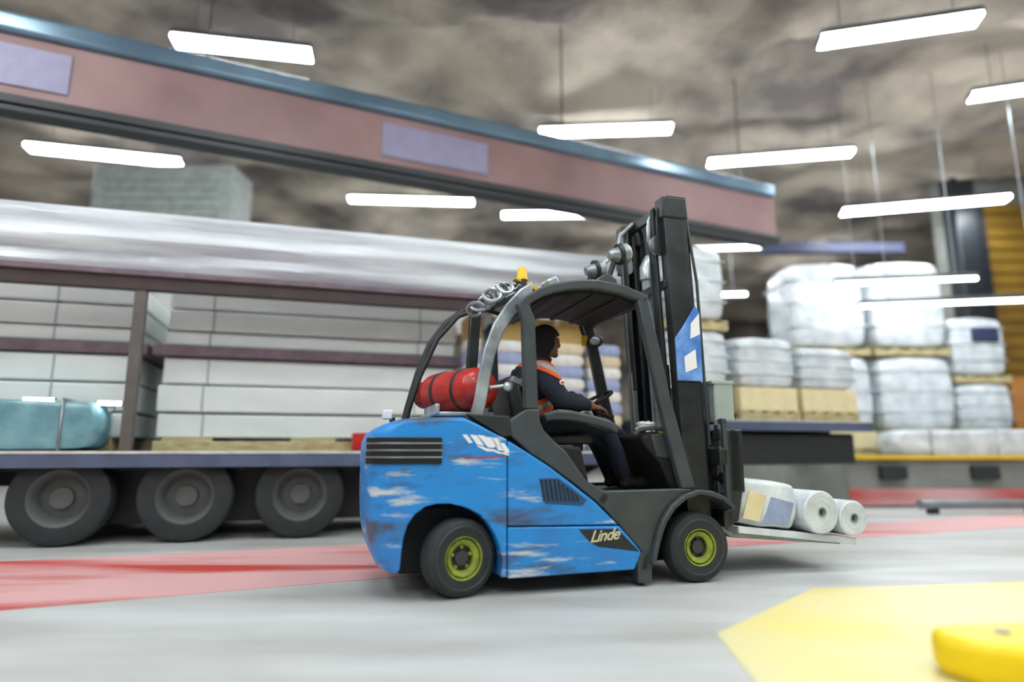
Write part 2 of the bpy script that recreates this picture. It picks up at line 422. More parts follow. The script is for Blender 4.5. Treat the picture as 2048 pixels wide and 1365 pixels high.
# axles and wheels
tyre = MB().lathe([(0.27, -0.13), (0.40, -0.14), (0.435, -0.12), (0.45, -0.07), (0.45, 0.07), (0.435, 0.12), (0.40, 0.14), (0.27, 0.13)], 40, Matrix.Rotation(PI/2, 4, 'X')).mesh('trailer_tyre', 'rubber')
rim = MB().lathe([(0.0, 0.04), (0.10, 0.05), (0.11, 0.0), (0.20, -0.02), (0.24, 0.10), (0.275, 0.13), (0.275, -0.12), (0.0, -0.12)], 32, Matrix.Rotation(PI/2, 4, 'X')).mesh('trailer_rim', 'rimgrey')
for X in (-4.3, -3.25, -2.2):
    for y in (0.24, W-0.24):
        w = bpy.data.objects.new('wheel', tyre); COL.objects.link(w); w.parent = tr; w.location = (tx(X), y, 0.452)
        rm = bpy.data.objects.new('rim', rim); COL.objects.link(rm); rm.parent = w
    tpart('axle', 'black', MB().tube([(tx(X), 0.3, 0.452), (tx(X), W-0.3, 0.452)], 0.06, 12), 0)
tpart('underbody_panel', 'dark', MB().box((tx(-2.2), 0.62, 0.46), (5.0, 0.05, 0.62)))
tpart('underbody_panel', 'dark', MB().box((tx(-2.2), W-0.62, 0.46), (5.0, 0.05, 0.62)))
tpart('mudguard', 'dark', MB().box((tx(-3.25), 0.5, 0.72), (3.3, 0.5, 0.02)))
tpart('underrun_bar', 'steel', MB().box((tx(-6.6), 0.12, 0.42), (2.6, 0.04, 0.10)))
tpart('underrun_bar', 'steel', MB().box((tx(-6.6), 0.12, 0.62), (2.6, 0.04, 0.10)))
tpart('tool_box', 'duct', MB().box((tx(-5.55), 0.55, 0.50), (0.95, 0.6, 0.44)), 0.03)['label'] = 'pale grey tool box under the deck'
for y in (0.5, W-0.5):
    tpart('landing_leg', 'frame', MB().box((tx(2.2), y, 0.62), (0.12, 0.12, 1.16)).box((tx(2.2), y, 0.025), (0.3, 0.25, 0.05)))
tpart('storage_box', 'dark', MB().box((tx(3.75), 0.5, 0.93), (2.2, 0.8, 0.42)), 0.03)['label'] = 'dark storage box under the raised deck'
# posts, brown rail, roof and white valance
RX0, RX1 = XL, tx(1.75)
for X in (-8.6, -3.78, -0.28, 1.7):
    for y in (0.05, W-0.05):
        z0 = 0.88 if X < 1.5 else 1.29
        tpart('post', 'postgrey', MB().box((tx(X), y, (z0+2.6)/2), (0.11, 0.09, 2.6-z0)))
for y in (0.04, W-0.04):
    tpart('roof_rail', 'brownrail', MB().box(((RX0+RX1)/2, y, 2.60), (RX1-RX0, 0.10, 0.16)))
tpart('trim_rail', 'plum', MB().box(((RX0+RX1)/2, -0.02, 2.69), (RX1-RX0, 0.05, 0.06)))
# valance: gathered tarpaulin with real folds
def valance():
    mb = MB(); nx, nz = 150, 12; vs = []
    for j in range(nz+1):
        v = j/nz
        for i in range(nx+1):
            u = i/nx; x = RX0+(RX1-RX0)*u
            b = 0.07*math.sin(PI*v)+0.025*math.sin(v*PI*5+0.6*math.sin(x*0.8))+0.02*noise.noise(Vector((x*0.7, v*5, 2)))
            vs.append((x, -0.02-b, 2.70+0.64*v))
    for j in range(nz+1):
        for i in range(nx+1):
            x, y, z = vs[j*(nx+1)+i]; vs.append((x, 0.06, z))
    m = (nx+1)*(nz+1); fs = []
    for j in range(nz):
        for i in range(nx):
            a = j*(nx+1)+i
            fs.append((a, a+1, a+nx+2, a+nx+1)); fs.append((m+a, m+a+nx+1, m+a+nx+2, m+a+1))
    for i in range(nx):
        fs.append((i, m+i, m+i+1, i+1)); a = nz*(nx+1)+i; fs.append((a, a+1, m+a+1, m+a))
    mb.add(vs, fs)
    return mb
v = tpart('gathered_curtain', 'tarp', valance(), 0)
v['label'] = 'gathered white tarpaulin along the roof edge'
for k in range(13):
    tpart('roof_bow', 'steel', MB().tube([(RX0+0.1+k*(RX1-RX0-0.2)/12, 0.06, 3.28), (RX0+0.1+k*(RX1-RX0-0.2)/12, W/2, 3.33), (RX0+0.1+k*(RX1-RX0-0.2)/12, W-0.04, 3.28)], 0.03, 8), 0)
tpart('cant_rail', 'bedtop', MB().box(((RX0+RX1)/2, W-0.04, 3.0), (RX1-RX0, 0.06, 0.64)))

def trailer_thing(name, X, y, z, label, cat, group=None):
    p = Vector(TRO)+Matrix.Rotation(TA, 3, 'Z') @ Vector((tx(X), y, z))
    return tag(empty(name, p, TA), label, cat, group)

# white panel packs stacked on the rear deck
PK = [(1.04, 1.30), (1.32, 1.615), (1.635, 1.925), (2.06, 2.215), (2.235, 2.465), (2.485, 2.71)]
for ci, (Xa, Xb, where) in enumerate(((-9.2, -3.9, 'behind the teal bale'), (-3.66, -0.55, 'left of the forklift'))):
    for k in range(3):
        X = Xa+0.3+(Xb-Xa-0.6)*k/2
        bt = trailer_thing('timber_bearer', X, 0.6, 0.901, 'pale timber bearer, %s under the white packs %s' % (['first', 'second', 'third'][k], where), 'timber', 'bearers under the packs')
        MB().box((0, 0.75, 0.068), (0.5 if ci else 0.3, 1.5, 0.136)).build('beam', 'timber', bt, bevel=0.008)
    if ci:
        bt = trailer_thing('pallet_board', (Xa+Xb)/2, 0.53, 0.885, 'long pale timber board along the deck under the white packs', 'timber')
        MB().box((0, 0, 0.06), ((Xb-Xa)/CT, 0.06, 0.12)).build('board', 'timber', bt, bevel=0.008)
    for k, (z0, z1) in enumerate(PK):
        dx = random.uniform(-0.03, 0.03)
        t = trailer_thing('panel_pack', (Xa+Xb)/2+dx, 0.62+random.uniform(-0.015, 0.015), z0, 'long white wrapped panel pack %s, %s in its stack' % (where, ORD[k]+(' from the bottom' if k else ' one')), 'pack', 'white panel packs on the trailer')
        Lk = (Xb-Xa)/CT
        MB().box((0, 0.75, (z1-z0)/2), (Lk, 1.5, z1-z0)).build('wrapping', 'whitepack', t, bevel=0.02)
        for s in (-0.36, 0.36):
            MB().box((s*Lk, 0.75, (z1-z0)/2), (0.025, 1.506, z1-z0+0.006)).build('strap', 'duct', t)
    t = trailer_thing('spacer_beam', (Xa+Xb)/2, 0.56, 1.935, 'dark plum spacer beam between the white packs %s' % where, 'beam', 'spacer beams')
    MB().box((0, 0.7, 0.06), ((Xb-Xa)/CT+0.2, 1.4, 0.118)).build('beam', 'plum', t, bevel=0.01)
# teal glossy bale with glowing highlight bars in front of the left stack
t = trailer_thing('teal_bale', -5.05, 0.29, 0.900, 'glossy teal wrapped bale at the deck edge, far left', 'bale')
def soft_box(lx, ly, lz, n=4, amp=0.012, seed=0):
    bm = bmesh.new(); bmesh.ops.create_cube(bm, size=1)
    bmesh.ops.subdivide_edges(bm, edges=bm.edges[:], cuts=n, use_grid_fill=True)
    mb = MB()
    for vv in bm.verts:
        p = vv.co*2; q = Vector((max(-1, min(1, p.x)), p.y, p.z))
        s = 1-0.10*((p.x*p.x)*(p.y*p.y)+(p.y*p.y)*(p.z*p.z)+(p.x*p.x)*(p.z*p.z))/3
        d = amp*noise.noise(Vector((p.x*2+seed, p.y*2, p.z*2)))
        vv.co = Vector((p.x*s*lx/2, p.y*s*ly/2, p.z*s*lz/2+lz/2))+vv.co.normalized()*d
    bm.verts.index_update()
    mb.add([w.co.copy() for w in bm.verts], [[w.index for w in f.verts] for f in bm.faces]); bm.free()
    return mb
b = soft_box(2.2, 0.50, 0.50, 6, 0.03, 3).build('wrapping', 'teal', t, bevel=0)
b.modifiers.new('s', 'SUBSURF').levels = 1; b.modifiers['s'].render_levels = 1
for s in (-0.3, 0.05, 0.34):
    MB().box((s*2.2, 0, 0.255), (0.03, 0.52, 0.51)).build('strap', 'steel', t, bevel=0.02)
for X, ln, lab in ((-4.55, 0.27, 'small glowing bar for a bright reflection on the teal bale, far left one'), (-3.97, 0.22, 'small glowing bar for a bright reflection beside the dark trailer post')):  # added glowing bars stand in for bright reflections in the film
    t = trailer_thing('highlight_bar', X, 0.14, 1.37 if X < -4.2 else 1.35, lab, 'lamp')
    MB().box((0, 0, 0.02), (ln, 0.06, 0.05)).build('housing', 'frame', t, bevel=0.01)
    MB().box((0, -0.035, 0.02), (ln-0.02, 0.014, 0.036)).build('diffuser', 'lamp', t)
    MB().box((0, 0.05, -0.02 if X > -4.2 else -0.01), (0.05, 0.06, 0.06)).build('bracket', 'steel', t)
t = trailer_thing('red_crate', -1.42, 0.25, 0.885, 'red crate on the deck edge beside the blue counterweight', 'crate')
MB().box((0, 0, 0.02), (0.6, 0.4, 0.04)).build('base', 'red', t)
for s in (-1, 1):
    MB().box((0, s*0.19, 0.11), (0.6, 0.02, 0.20)).build('side', 'red', t, bevel=0.005)
    MB().box((s*0.29, 0, 0.11), (0.02, 0.36, 0.20)).build('end', 'red', t, bevel=0.005)

# sack stacks with cartons, seen through the cab
sk = soft_box(0.74, 0.46, 0.150, 4, 0.008, 1)
sack_me = {c: sk.mesh('sack_'+c, c) for c in ('sackw', 'sackl', 'sackc')}
cols = ['sackc', 'sackl', 'sackw', 'sackl', 'sackc', 'sackl', 'sackw', 'sackl', 'sackw']
nm = {'sackw': 'white', 'sackl': 'lavender', 'sackc': 'cream'}
for c2, X in enumerate((-0.12, 0.63, 1.24)):
    n_ = 9
    for k in range(n_):
        p = Vector(TRO)+Matrix.Rotation(TA, 3, 'Z') @ Vector((tx(X)*1.0+random.uniform(-0.01, 0.01), 0.45, 0.900+0.149*k))
        o = bpy.data.objects.new('sack', sack_me[cols[(k+c2) % 9]]); COL.objects.link(o); o.location = p; o.rotation_euler = (0, 0, TA+random.uniform(-0.02, 0.02))
        if X == 1.24: o.scale = (0.62, 1, 1)
        tag(o, '%s sack, %s layer of the %s sack column behind the cab' % (nm[cols[(k+c2) % 9]], ORD[k], ['left', 'middle', 'narrow right'][c2]), 'sack', 'sacks on the trailer')
for k, X in enumerate((-0.12, 0.63)):
    t = trailer_thing('cardboard_carton', X, 0.45, 2.245, 'tan cardboard carton on top of the %s sack column' % ['left', 'middle'][k], 'carton', 'tan cartons')
    MB().box((0, 0, 0.14), (0.70, 0.44, 0.28)).build('box', 'carton', t, bevel=0.008)
    MB().box((0, 0, 0.282), (0.70, 0.06, 0.004)).box((0, -0.2215, 0.24), (0.06, 0.003, 0.08)).build('tape', 'cream', t)

# wrapped pallets
def wrapped_pallet(t, lx, ly, h, base='cream', top='film', seed=0):
    for k in range(3): MB().box((0, (k-1)*(ly/2-0.06), 0.05), (lx, 0.10, 0.10)).build('pallet_block', 'timber', t)
    for k in range(5): MB().box(((k-2)*(lx/4-0.03), 0, 0.115), (0.12, ly, 0.03)).build('pallet_board', 'timber', t)
    z = 0.13
    if base:
        MB().box((0, 0, z+0.16), (lx*0.97, ly*0.97, 0.32)).build('lower_carton', base, t, bevel=0.015); z += 0.32
    o = soft_box(lx, ly, h-z, 7, 0.03, seed).build('film_wrap', top, t)
    o.location.z = z
    o.modifiers.new('s', 'SUBSURF').levels = 1; o.modifiers['s'].render_levels = 1
    for k in range(3):
        MB().box((0, 0, z+(h-z)*(0.25+0.27*k)), (lx*1.0, ly*1.0, 0.03)).build('wrap_band', 'glasspane', t, bevel=0.01)
FP = [(2.52, 0.62, 1.2, 'lower wrapped pallet just right of the mast, on the trailer', 1.305, 'cream', 1), (2.52, 0.62, 1.18, 'upper wrapped pallet just right of the mast, tallest on the trailer', 2.51, None, 2),
      (3.55, 0.62, 1.15, 'lower wrapped pallet, second on the raised trailer deck', 1.305, 'cream', 3), (4.52, 0.62, 1.05, 'wrapped pallet at the end of the raised trailer deck', 1.305, 'cream', 4)]
for X, y, h, lab, z, base, sd in FP:
    wrapped_pallet(trailer_thing('wrapped_pallet', X, y, z, 'white film-'+lab, 'pallet', 'wrapped pallets on the trailer'), 0.95, 0.95, h, base, 'film', sd)
DS = [(5.95, 12.2, 0, 1.85, 'white wrapped dock pallet, lower one of the left stack'), (5.95, 12.2, 1, 1.80, 'white wrapped dock pallet, upper one of the left stack'),
      (7.45, 12.2, 0, 1.85, 'white wrapped dock pallet, lower one of the right stack'), (7.45, 12.2, 1, 1.82, 'white wrapped dock pallet, upper one of the right stack'),
      (8.75, 12.3, 0, 1.35, 'white wrapped dock pallet, lower of the pair beside the dark column'), (8.75, 12.3, 1, 1.25, 'white wrapped dock pallet with blue cap beside the dark column')]
for i, (x, y, lv, h, lab) in enumerate(DS):
    z = 0.802 if lv == 0 else (0.802+(1.85 if x < 8 else 1.35)+0.005)
    t = tag(empty('wrapped_pallet', (x, y, z), 0), lab, 'pallet', 'wrapped pallets on the dock')
    wrapped_pallet(t, 1.42 if x < 8 else 1.05, 1.2, h, 'cream' if lv == 0 else None, 'film', 10+i)
    if i == 5: MB().box((0.12, -0.55, h-0.35), (0.5, 0.2, 0.28)).build('blue_pack', 'bluebeam', t, bevel=0.03)['label'] = 'dark blue pack under the film'
t = tag(empty('low_wrapped_bundle', (8.1, 11.05, 0.802), 0), 'low bright white wrapped bundle along the dock edge', 'bundle')
o = soft_box(3.4, 0.7, 0.46, 7, 0.03, 31).build('film_wrap', 'film', t)
o.modifiers.new('s', 'SUBSURF').levels = 1; o.modifiers['s'].render_levels = 1
for s in (-1.1, 0, 1.1): MB().box((s, 0, 0.23), (0.04, 0.70, 0.46)).build('strap', 'steel', t, bevel=0.02)
for k in range(3):
    t = tag(empty('orange_carton', (10.35, 12.6, 0.802+0.5*k), 0), 'brown-orange carton before the ochre door, %s of its stack' % ['bottom', 'middle', 'top'][k], 'carton', 'cartons before the door')
    MB().box((0, 0, 0.248), (1.5, 0.9, 0.495)).build('box', 'orangecarton', t, bevel=0.01)
    MB().box((0, -0.451, 0.25), (0.08, 0.003, 0.49)).build('tape', 'cream', t)

# wheel guide kerb beside the lane
t = tag(empty('wheel_guide', (0, 0, 0), 0), 'low grey steel wheel guide rail before the dock', 'rail')
MB().tube([(5.9, 9.45, 0.14), (14.0, 9.9, 0.14)], 0.07, 12).build('pipe', 'steel', t)
for k in range(6):
    x = 6.1+1.5*k
    MB().box((x, 9.46+(x-5.9)*0.0556, 0.05), (0.12, 0.12, 0.10)).build('foot', 'dark', t)

# ------------------------------------------------------------------ forklift (x forward, y to its left, z up; origin at the rear axle)
FA = math.radians(16.466); FO = Vector((-0.473, 4.630, 0))
fk = tag(empty('forklift', FO, FA), 'blue and dark grey gas forklift carrying white rolls across the hall', 'forklift')
def fpart(name, m, mb, bevel=0.006, parent=None, seg=2): return mb.build(name, m, parent or fk, bevel=bevel, seg=seg)

# counterweight with rounded plan corners
cwp = [(-.582, .90), (-.578, .96), (-.555, 1.02), (-.49, 1.069), (-.38, 1.107), (-.18, 1.122), (.017, 1.126), (.10, 1.09), (.20, 1.03), (.30, .975), (.30, .115), (.262, .115), (.271, .223), (.255, .30), (.221, .378), (.175, .45), (.122, .503), (.03, .55), (-.072, .575), (-.16, .575), (-.229, .558), (-.29, .515), (-.334, .456), (-.362, .38), (-.375, .311), (-.386, .19), (-.44, .17), (-.50, .20), (-.54, .289), (-.565, .40), (-.58, .60)]
def cw_mesh():
    mb = MB(); sl = [(-.54, 1.0), (-.53, .72), (-.50, .42), (-.44, .16), (-.36, 0), (0, 0), (.36, 0), (.44, .16), (.50, .42), (.53, .72), (.54, 1.0)]
    n = len(cwp); vs = []
    for y, k in sl:
        for x, z in cwp:
            w = max(0, min(1, (-.30-x)/.28))
            zz = z-0.025*k*max(0, min(1, (z-0.98)/.12))
            vs.append((x+0.16*k*w*w, y, zz))
    fs = [tuple(range(n)), tuple(range(len(sl)*n-1, (len(sl)-1)*n-1, -1))]
    for j in range(len(sl)-1):
        for i in range(n):
            fs.append((j*n+i, (j+1)*n+i, (j+1)*n+(i+1) % n, j*n+(i+1) % n))
    return mb.add(vs, fs)
cw = fpart('counterweight', 'blue', cw_mesh(), 0.010)
# grille recess with slats at the rear upper corner
gp = [(-.36, .985), (-.13, .99), (-.15, .83), (-.36, .815)]
wrap = [(-.13, -.553), (-.36, -.553), (-.425, -.552), (-.475, -.543), (-.525, -.510), (-.566, -.445), (-.590, -.36)]
def wrapped(off, dep, z0, z1):
    out = []; inn = []
    for i_, (x, y) in enumerate(wrap):
        a_, b_ = Vector(wrap[max(i_-1, 0)]), Vector(wrap[min(i_+1, len(wrap)-1)])
        n_ = Vector((-(b_-a_).y, (b_-a_).x)).normalized()
        if n_.y > 0 or (n_.y > -.2 and n_.x > 0): n_ = -n_
        out.append((x+n_.x*off, y+n_.y*off)); inn.append((x-n_.x*dep, y-n_.y*dep))
    return MB().slab(out+inn[::-1], z0, z1)
gr = fpart('grille', 'black', wrapped(0.0, .03, .82, .985), 0.004)
for k in range(3): fpart('slat', 'steel', wrapped(.006, .0, .857+.043*k, .867+.043*k), 0.002, gr)
# worn fleet sign on the flank, unreadable strokes
sg = fpart('flank_sign', 'decalwhite', MB().prism([(.00, 1.005), (.03, 1.005), (.07, .955), (.045, .95)], -.5435, -.535), 0)
for a, b, c, d in ((.05, 1.005, .10, .94), (.10, 1.004, .17, .925), (.15, .992, .20, .93), (.19, .985, .24, .905), (.235, .955, .285, .89), (.09, .935, .16, .90), (.16, .918, .24, .885), (.24, .895, .30, .872)):
    fpart('sign_stroke', 'decalwhite', MB().prism([(a, b), (a+.045, b-.004), (c+.045, d-.004), (c, d)], -.5435, -.535), 0, sg)
fpart('sign_stroke', 'decalred', MB().prism([(.02, .862), (.29, .868), (.29, .860), (.02, .853)], -.5435, -.535), 0, sg)

for s in (-1, 1):
    y0, y1 = (-.545, -.47) if s < 0 else (.47, .545)
    up = fpart('side_panel', 'blue', MB().prism([(.306, .968), (.45, .885), (.596, .795), (.76, .678), (.914, .563), (1.078, .412), (.306, .428)], y0, y1), 0.010)
    lo = fpart('sill_panel', 'blue', MB().prism([(.306, .420), (1.084, .404), (1.17, .315), (1.246, .230), (1.19, .117), (.306, .105)], y0, y1), 0.010)
    ys = y0-.003 if s < 0 else y1-.01
    fpart('logo_panel', 'dark', MB().prism([(.79, .392), (1.072, .386), (1.228, .232), (.93, .275), (.86, .315)], ys, ys+.013), 0.003, lo)
    lv = fpart('louvre_recess', 'deepblue', MB().prism([(.515, .725), (.655, .725), (.855, .580), (.82, .54), (.56, .56)], ys+.001, ys+.012), 0.003, up)
    for k in range(9):
        x = .545+.030*k; zt = min(.715, .728-(x-.64)*.74 if x > .64 else .715); zb = .575-.0*(x-.5)
        fpart('louvre', 'mast', MB().prism([(x, zb), (x+.014, zb), (x+.014-.02, zt), (x-.02, zt)], ys-.004, ys+.006), 0, lv)
# lettering on the dark wedge
def lettering(txt, size, M, parent, m, shear=0.35, ext=0.002):
    cu = bpy.data.curves.new('lettering', 'FONT'); cu.body = txt; cu.size = size; cu.shear = shear; cu.extrude = ext; cu.space_character = 0.92; cu.offset = 0.0012
    o = bpy.data.objects.new('tmp', cu); COL.objects.link(o)
    bpy.context.view_layer.update()
    me = bpy.data.meshes.new_from_object(o.evaluated_get(bpy.context.evaluated_depsgraph_get()))
    bpy.data.objects.remove(o)
    me.materials.clear(); me.materials.append(MATS[m])
    q = bpy.data.objects.new('lettering', me); COL.objects.link(q); q.parent = parent; q.matrix_local = M
    return q
lettering('Linde', 0.105, Matrix.Translation((.865, -.5515, .305)) @ Matrix.Rotation(PI/2, 4, 'X') @ Matrix.Rotation(0.08, 4, 'Z'), fk, 'script', 0.5)

# dark frame, both flanks
def flank(s):
    def yy(a, b): return (-b, -a) if s < 0 else (a, b)
    a, b = yy(.46, .53)
    fpart('rear_pillar', 'frame', MB().prism([(.372, 1.90), (.46, 1.90), (.505, 1.80), (.525, 1.18), (.43, 1.18), (.415, 1.80)], a, b), 0.012)
    fpart('lower_frame', 'frame', MB().strip([(.445, 1.18), (.30, 1.115), (.10, 1.15), (.02, 1.135), (.25, 1.012), (.46, .89), (.606, .80), (.77, .686), (.93, .57)][0:1]+[(.32, 1.10), (.33, 1.0), (.46, .89), (.606, .80), (.77, .686), (.93, .565), (.98, .52)],
                                        [(.525, 1.18), (.535, 1.10), (.56, 1.04), (.63, .97), (.715, .90), (.855, .71), (.99, .632), (1.06, .632)], a, b), 0.012)
    fpart('hood_edge', 'dark', MB().prism([(.03, 1.14), (.32, 1.13), (.34, 1.0), (.28, .99)], a, b), 0.008)
    fpart('front_panel', 'frame', MB().prism([(.93, .575), (.99, .635), (1.58, .64), (1.70, .634), (1.60, .605), (1.478, .534), (1.41, .45), (1.374, .37), (1.33, .25), (1.309, .17), (1.30, .10), (1.235, .10), (1.262, .225), (1.10, .40)], a, b), 0.010)
    arch = [(1.99, .50), (1.955, .545), (1.90, .585), (1.80, .622), (1.70, .634), (1.58, .602), (1.48, .535), (1.41, .45), (1.37, .37), (1.33, .25), (1.305, .15)]
    inn = [(1.965, .485), (1.935, .522), (1.885, .555), (1.79, .588), (1.70, .600), (1.595, .570), (1.505, .508), (1.44, .43), (1.402, .355), (1.362, .24), (1.337, .145)]
    c, d = yy(.34, .575)
    fpart('fender', 'frame', MB().strip(arch, inn, c, d), 0.008)
    fpart('mud_flap', 'frame', MB().prism([(1.215, .22), (1.335, .22), (1.325, .025), (1.225, .025)], *yy(.40, .53)), 0.006)
    fpart('front_pillar', 'frame', MB().prism([(1.288, 1.99), (1.375, 2.02), (1.455, 1.65), (1.534, 1.264), (1.62, .94), (1.70, .636), (1.585, .636), (1.515, .93), (1.436, 1.261), (1.36, 1.64)], a, b), 0.014)
    fpart('roof_rail', 'frame', MB().strip([(.372, 1.88), (.42, 1.95), (.536, 2.02), (.64, 2.062), (.76, 2.092), (.88, 2.11), (.991, 2.117), (1.187, 2.092), (1.386, 2.027)],
                                      [(.46, 1.88), (.49, 1.92), (.57, 1.965), (.66, 2.0), (.77, 2.026), (.88, 2.04), (.985, 2.045), (1.16, 2.022), (1.37, 1.965)], a, b), 0.014)
for s in (-1, 1): flank(s)
rf = fpart('roof_panel', 'frame', MB().strip([(.43, 1.94), (.536, 2.006), (.64, 2.048), (.76, 2.08), (.88, 2.097), (.991, 2.103), (1.187, 2.078), (1.37, 2.02)],
                                 [(.45, 1.92), (.55, 1.98), (.65, 2.02), (.765, 2.05), (.88, 2.066), (.99, 2.071), (1.18, 2.048), (1.36, 1.99)], -.47, .47), 0.004)
for x, z in ((.62, 1.985), (.80, 2.025), (.99, 2.04), (1.17, 2.018)):
    fpart('roof_bar', 'black', MB().box((x, 0, z), (.05, .93, .055)), 0.006, rf)
fpart('roof_lining', 'black', MB().strip([(.52, 1.955), (.66, 2.005), (.88, 2.052), (.99, 2.058), (1.18, 2.035), (1.34, 1.985)], [(.55, 1.935), (.68, 1.98), (.88, 2.02), (.99, 2.025), (1.17, 2.0), (1.33, 1.955)], -.455, .455), 0.004, rf)
for x, z in ((.47, 1.90), (1.335, 1.985)):
    fpart('cross_bar', 'dark', MB().box((x, 0, z), (.06, .94, .06)), 0.012)
# chassis, hood, floor
fpart('chassis', 'black', MB().box((.62, 0, .33), (1.95, .58, .42)), 0.02)
fpart('engine_hood', 'black', MB().prism([(.03, 1.13), (.42, 1.13), (.50, .95), (.86, .93), (.93, .62), (.95, .54), (.30, .52), (.02, .56)], -.455, .455), 0.02)
fpart('floor_plate', 'dark', MB().box((1.28, 0, .60), (.72, .92, .035)), 0.004)
fpart('step', 'dark', MB().box((1.10, -.44, .33), (.26, .16, .03)), 0.004)
fpart('dashboard', 'black', MB().prism([(1.33, 1.0), (1.40, 1.04), (1.62, 1.02), (1.66, .62), (1.55, .62), (1.47, .82), (1.36, .93)], -.44, .44), 0.02)
fpart('console_rim', 'frame', MB().tube([(1.30, -.40, 1.02), (1.33, -.42, 1.055), (1.44, -.43, 1.065), (1.56, -.42, 1.05), (1.60, -.40, 1.02)], .016, 8), 0)
fpart('side_console', 'frame', MB().prism([(1.40, 1.02), (1.53, 1.035), (1.585, .84), (1.44, .86)], -.45, -.40), 0.015)
fpart('pedal', 'steel', MB().box((1.53, -.06, .70), (.10, .08, .015), Matrix.Rotation(-.7, 3, 'Y')), 0.003)
fpart('pedal', 'steel', MB().box((1.53, .15, .70), (.10, .08, .015), Matrix.Rotation(-.7, 3, 'Y')), 0.003)
# seat
st = fpart('seat', 'dark', MB().prism([(.52, .94), (1.04, .95), (1.06, .99), (1.0, 1.03), (.62, 1.0), (.54, 1.0)], -.24, .24), 0.03, seg=3)
fpart('backrest', 'dark', MB().prism([(.375, 1.40), (.41, 1.44), (.47, 1.43), (.565, 1.02), (.53, .97), (.45, .98)], -.25, .25), 0.035, seg=3)
fpart('seat_base', 'black', MB().box((.78, 0, .93), (.42, .36, .06)), 0.01)
fpart('seat_rail', 'steel', MB().box((.83, -.21, .935), (.12, .03, .02)), 0.004)
ar = fpart('armrest', 'frame', MB().strip([(.60, 1.16), (.70, 1.187), (.82, 1.183), (.98, 1.155), (1.11, 1.12), (1.19, 1.075)], [(.62, 1.10), (.71, 1.115), (.82, 1.11), (.98, 1.085), (1.10, 1.055), (1.17, 1.02)], -.40, -.25), 0.02, seg=3)
for k, (x, z) in enumerate(((1.05, 1.13), (1.09, 1.12), (1.13, 1.105))):
    fpart('joystick', 'black', MB().tube([(x, -.325, z), (x+.004, -.325, z+.035)], .008, 8).ell((x+.005, -.325, z+.045), (.017, .017, .017), 10, 7), 0, ar)
fpart('joystick', 'black', MB().tube([(1.165, -.30, 1.08), (1.175, -.30, 1.16)], [.011, .014], 8), 0.003, ar)
# steering wheel
SWC = Vector((1.165, .03, 1.285)); SWR = Matrix.Rotation(-0.50, 4, 'Y')
sw = fpart('steering_wheel', 'black', MB().tube([SWC+SWR.to_3x3() @ Vector((.165*math.cos(a), .165*math.sin(a), 0)) for a in [2*PI*k/28 for k in range(29)]], .014, 8, cap=False), 0)
for a in (0.4, 2.5, 4.6):
    fpart('spoke', 'dark', MB().tube([SWC+SWR.to_3x3() @ Vector((0, 0, -.02)), SWC+SWR.to_3x3() @ Vector((.16*math.cos(a), .16*math.sin(a), 0))], .010, 8), 0, sw)
fpart('steering_column', 'black', MB().tube([SWC+Vector((0, 0, -.015)), (1.25, .03, 1.12), (1.43, .03, .98)], [.035, .045, .06], 12), 0)
# mirror with bracket and amber patch on the far front pillar
mi = fpart('mirror', 'dark', MB().ell((1.36, .40, 1.83), (.085, .03, .055), 14, 8, Matrix.Rotation(-.4, 3, 'Y')), 0)
fpart('mirror_glass', 'silver', MB().ell((1.345, .372, 1.835), (.05, .01, .035), 12, 7), 0, mi)
fpart('mirror_bracket', 'yellow', MB().box((1.27, .42, 1.84), (.05, .03, .09)), 0.006, mi)
fpart('mirror_arm', 'dark', MB().tube([(1.27, .42, 1.86), (1.24, .44, 1.97)], .014, 8), 0, mi)

# wheels
def tyre_mesh(r, w, ri):
    M = Matrix.Rotation(PI/2, 4, 'X'); h = w/2
    return MB().lathe([(ri, -h*.8), (ri+.01, -h*.95), (ri+.05, -h), (r-.035, -h), (r-.010, -h*.82), (r, -h*.5), (r, h*.5), (r-.010, h*.82), (r-.035, h), (ri+.05, h), (ri+.01, h*.95), (ri, h*.8)], 44, M)
def fork_wheel(x, s, r, w, ri, rz=0.0):
    t = fpart('wheel', 'rubber', tyre_mesh(r, w, ri), 0)
    t.location = (x, s*(.54-w/2+.0), r); t.rotation_euler = (0, 0, rz+(PI if s > 0 else 0))
    M = Matrix.Rotation(PI/2, 4, 'X'); h = w/2
    fpart('sidewall_ring', 'hub', MB().lathe([(ri+.055, h-.004), (ri+.062, h+.004), (ri+.070, h+.004), (ri+.078, h-.004)], 44, M), 0, t)
    fpart('rim', 'lime', MB().lathe([(ri-.004, h*.30), (ri-.002, h*.92), (ri+.008, h*.97), (ri+.008, h*.6), (ri+.001, -h*.8), (ri-.02, -h*.8), (ri-.048, h*.45), (ri-.046, h*.66), (ri-.030, h*.80), (ri-.012, h*.86)], 40, M), 0, t)['label'] = 'lime green wheel rim'
    fpart('rim_disc', 'hub', MB().lathe([(0, h*.62), (.045, h*.60), (.05, h*.35), (ri-.03, h*.30), (ri-.03, 0), (0, 0)], 32, M), 0, t)
    for k in range(5):
        a = 2*PI*k/5+.3
        fpart('wheel_nut', 'lime' if x < .5 else 'hub', MB().lathe([(0, 0), (.012, 0), (.012, .022), (0, .026)], 6, M @ Matrix.Translation((.066*math.cos(a), .066*math.sin(a), h*.33))), 0, t)
    return t
for s in (-1, 1):
    fork_wheel(1.705, s, .238, .17, .118)
for s in (-1, 1):
    w_ = fork_wheel(0.0, s, .24, .17, .125, math.radians(17))
    w_.location.y = s*.455
fpart('axle', 'black', MB().tube([(0, -.40, .24), (0, .40, .24)], .05, 12), 0)
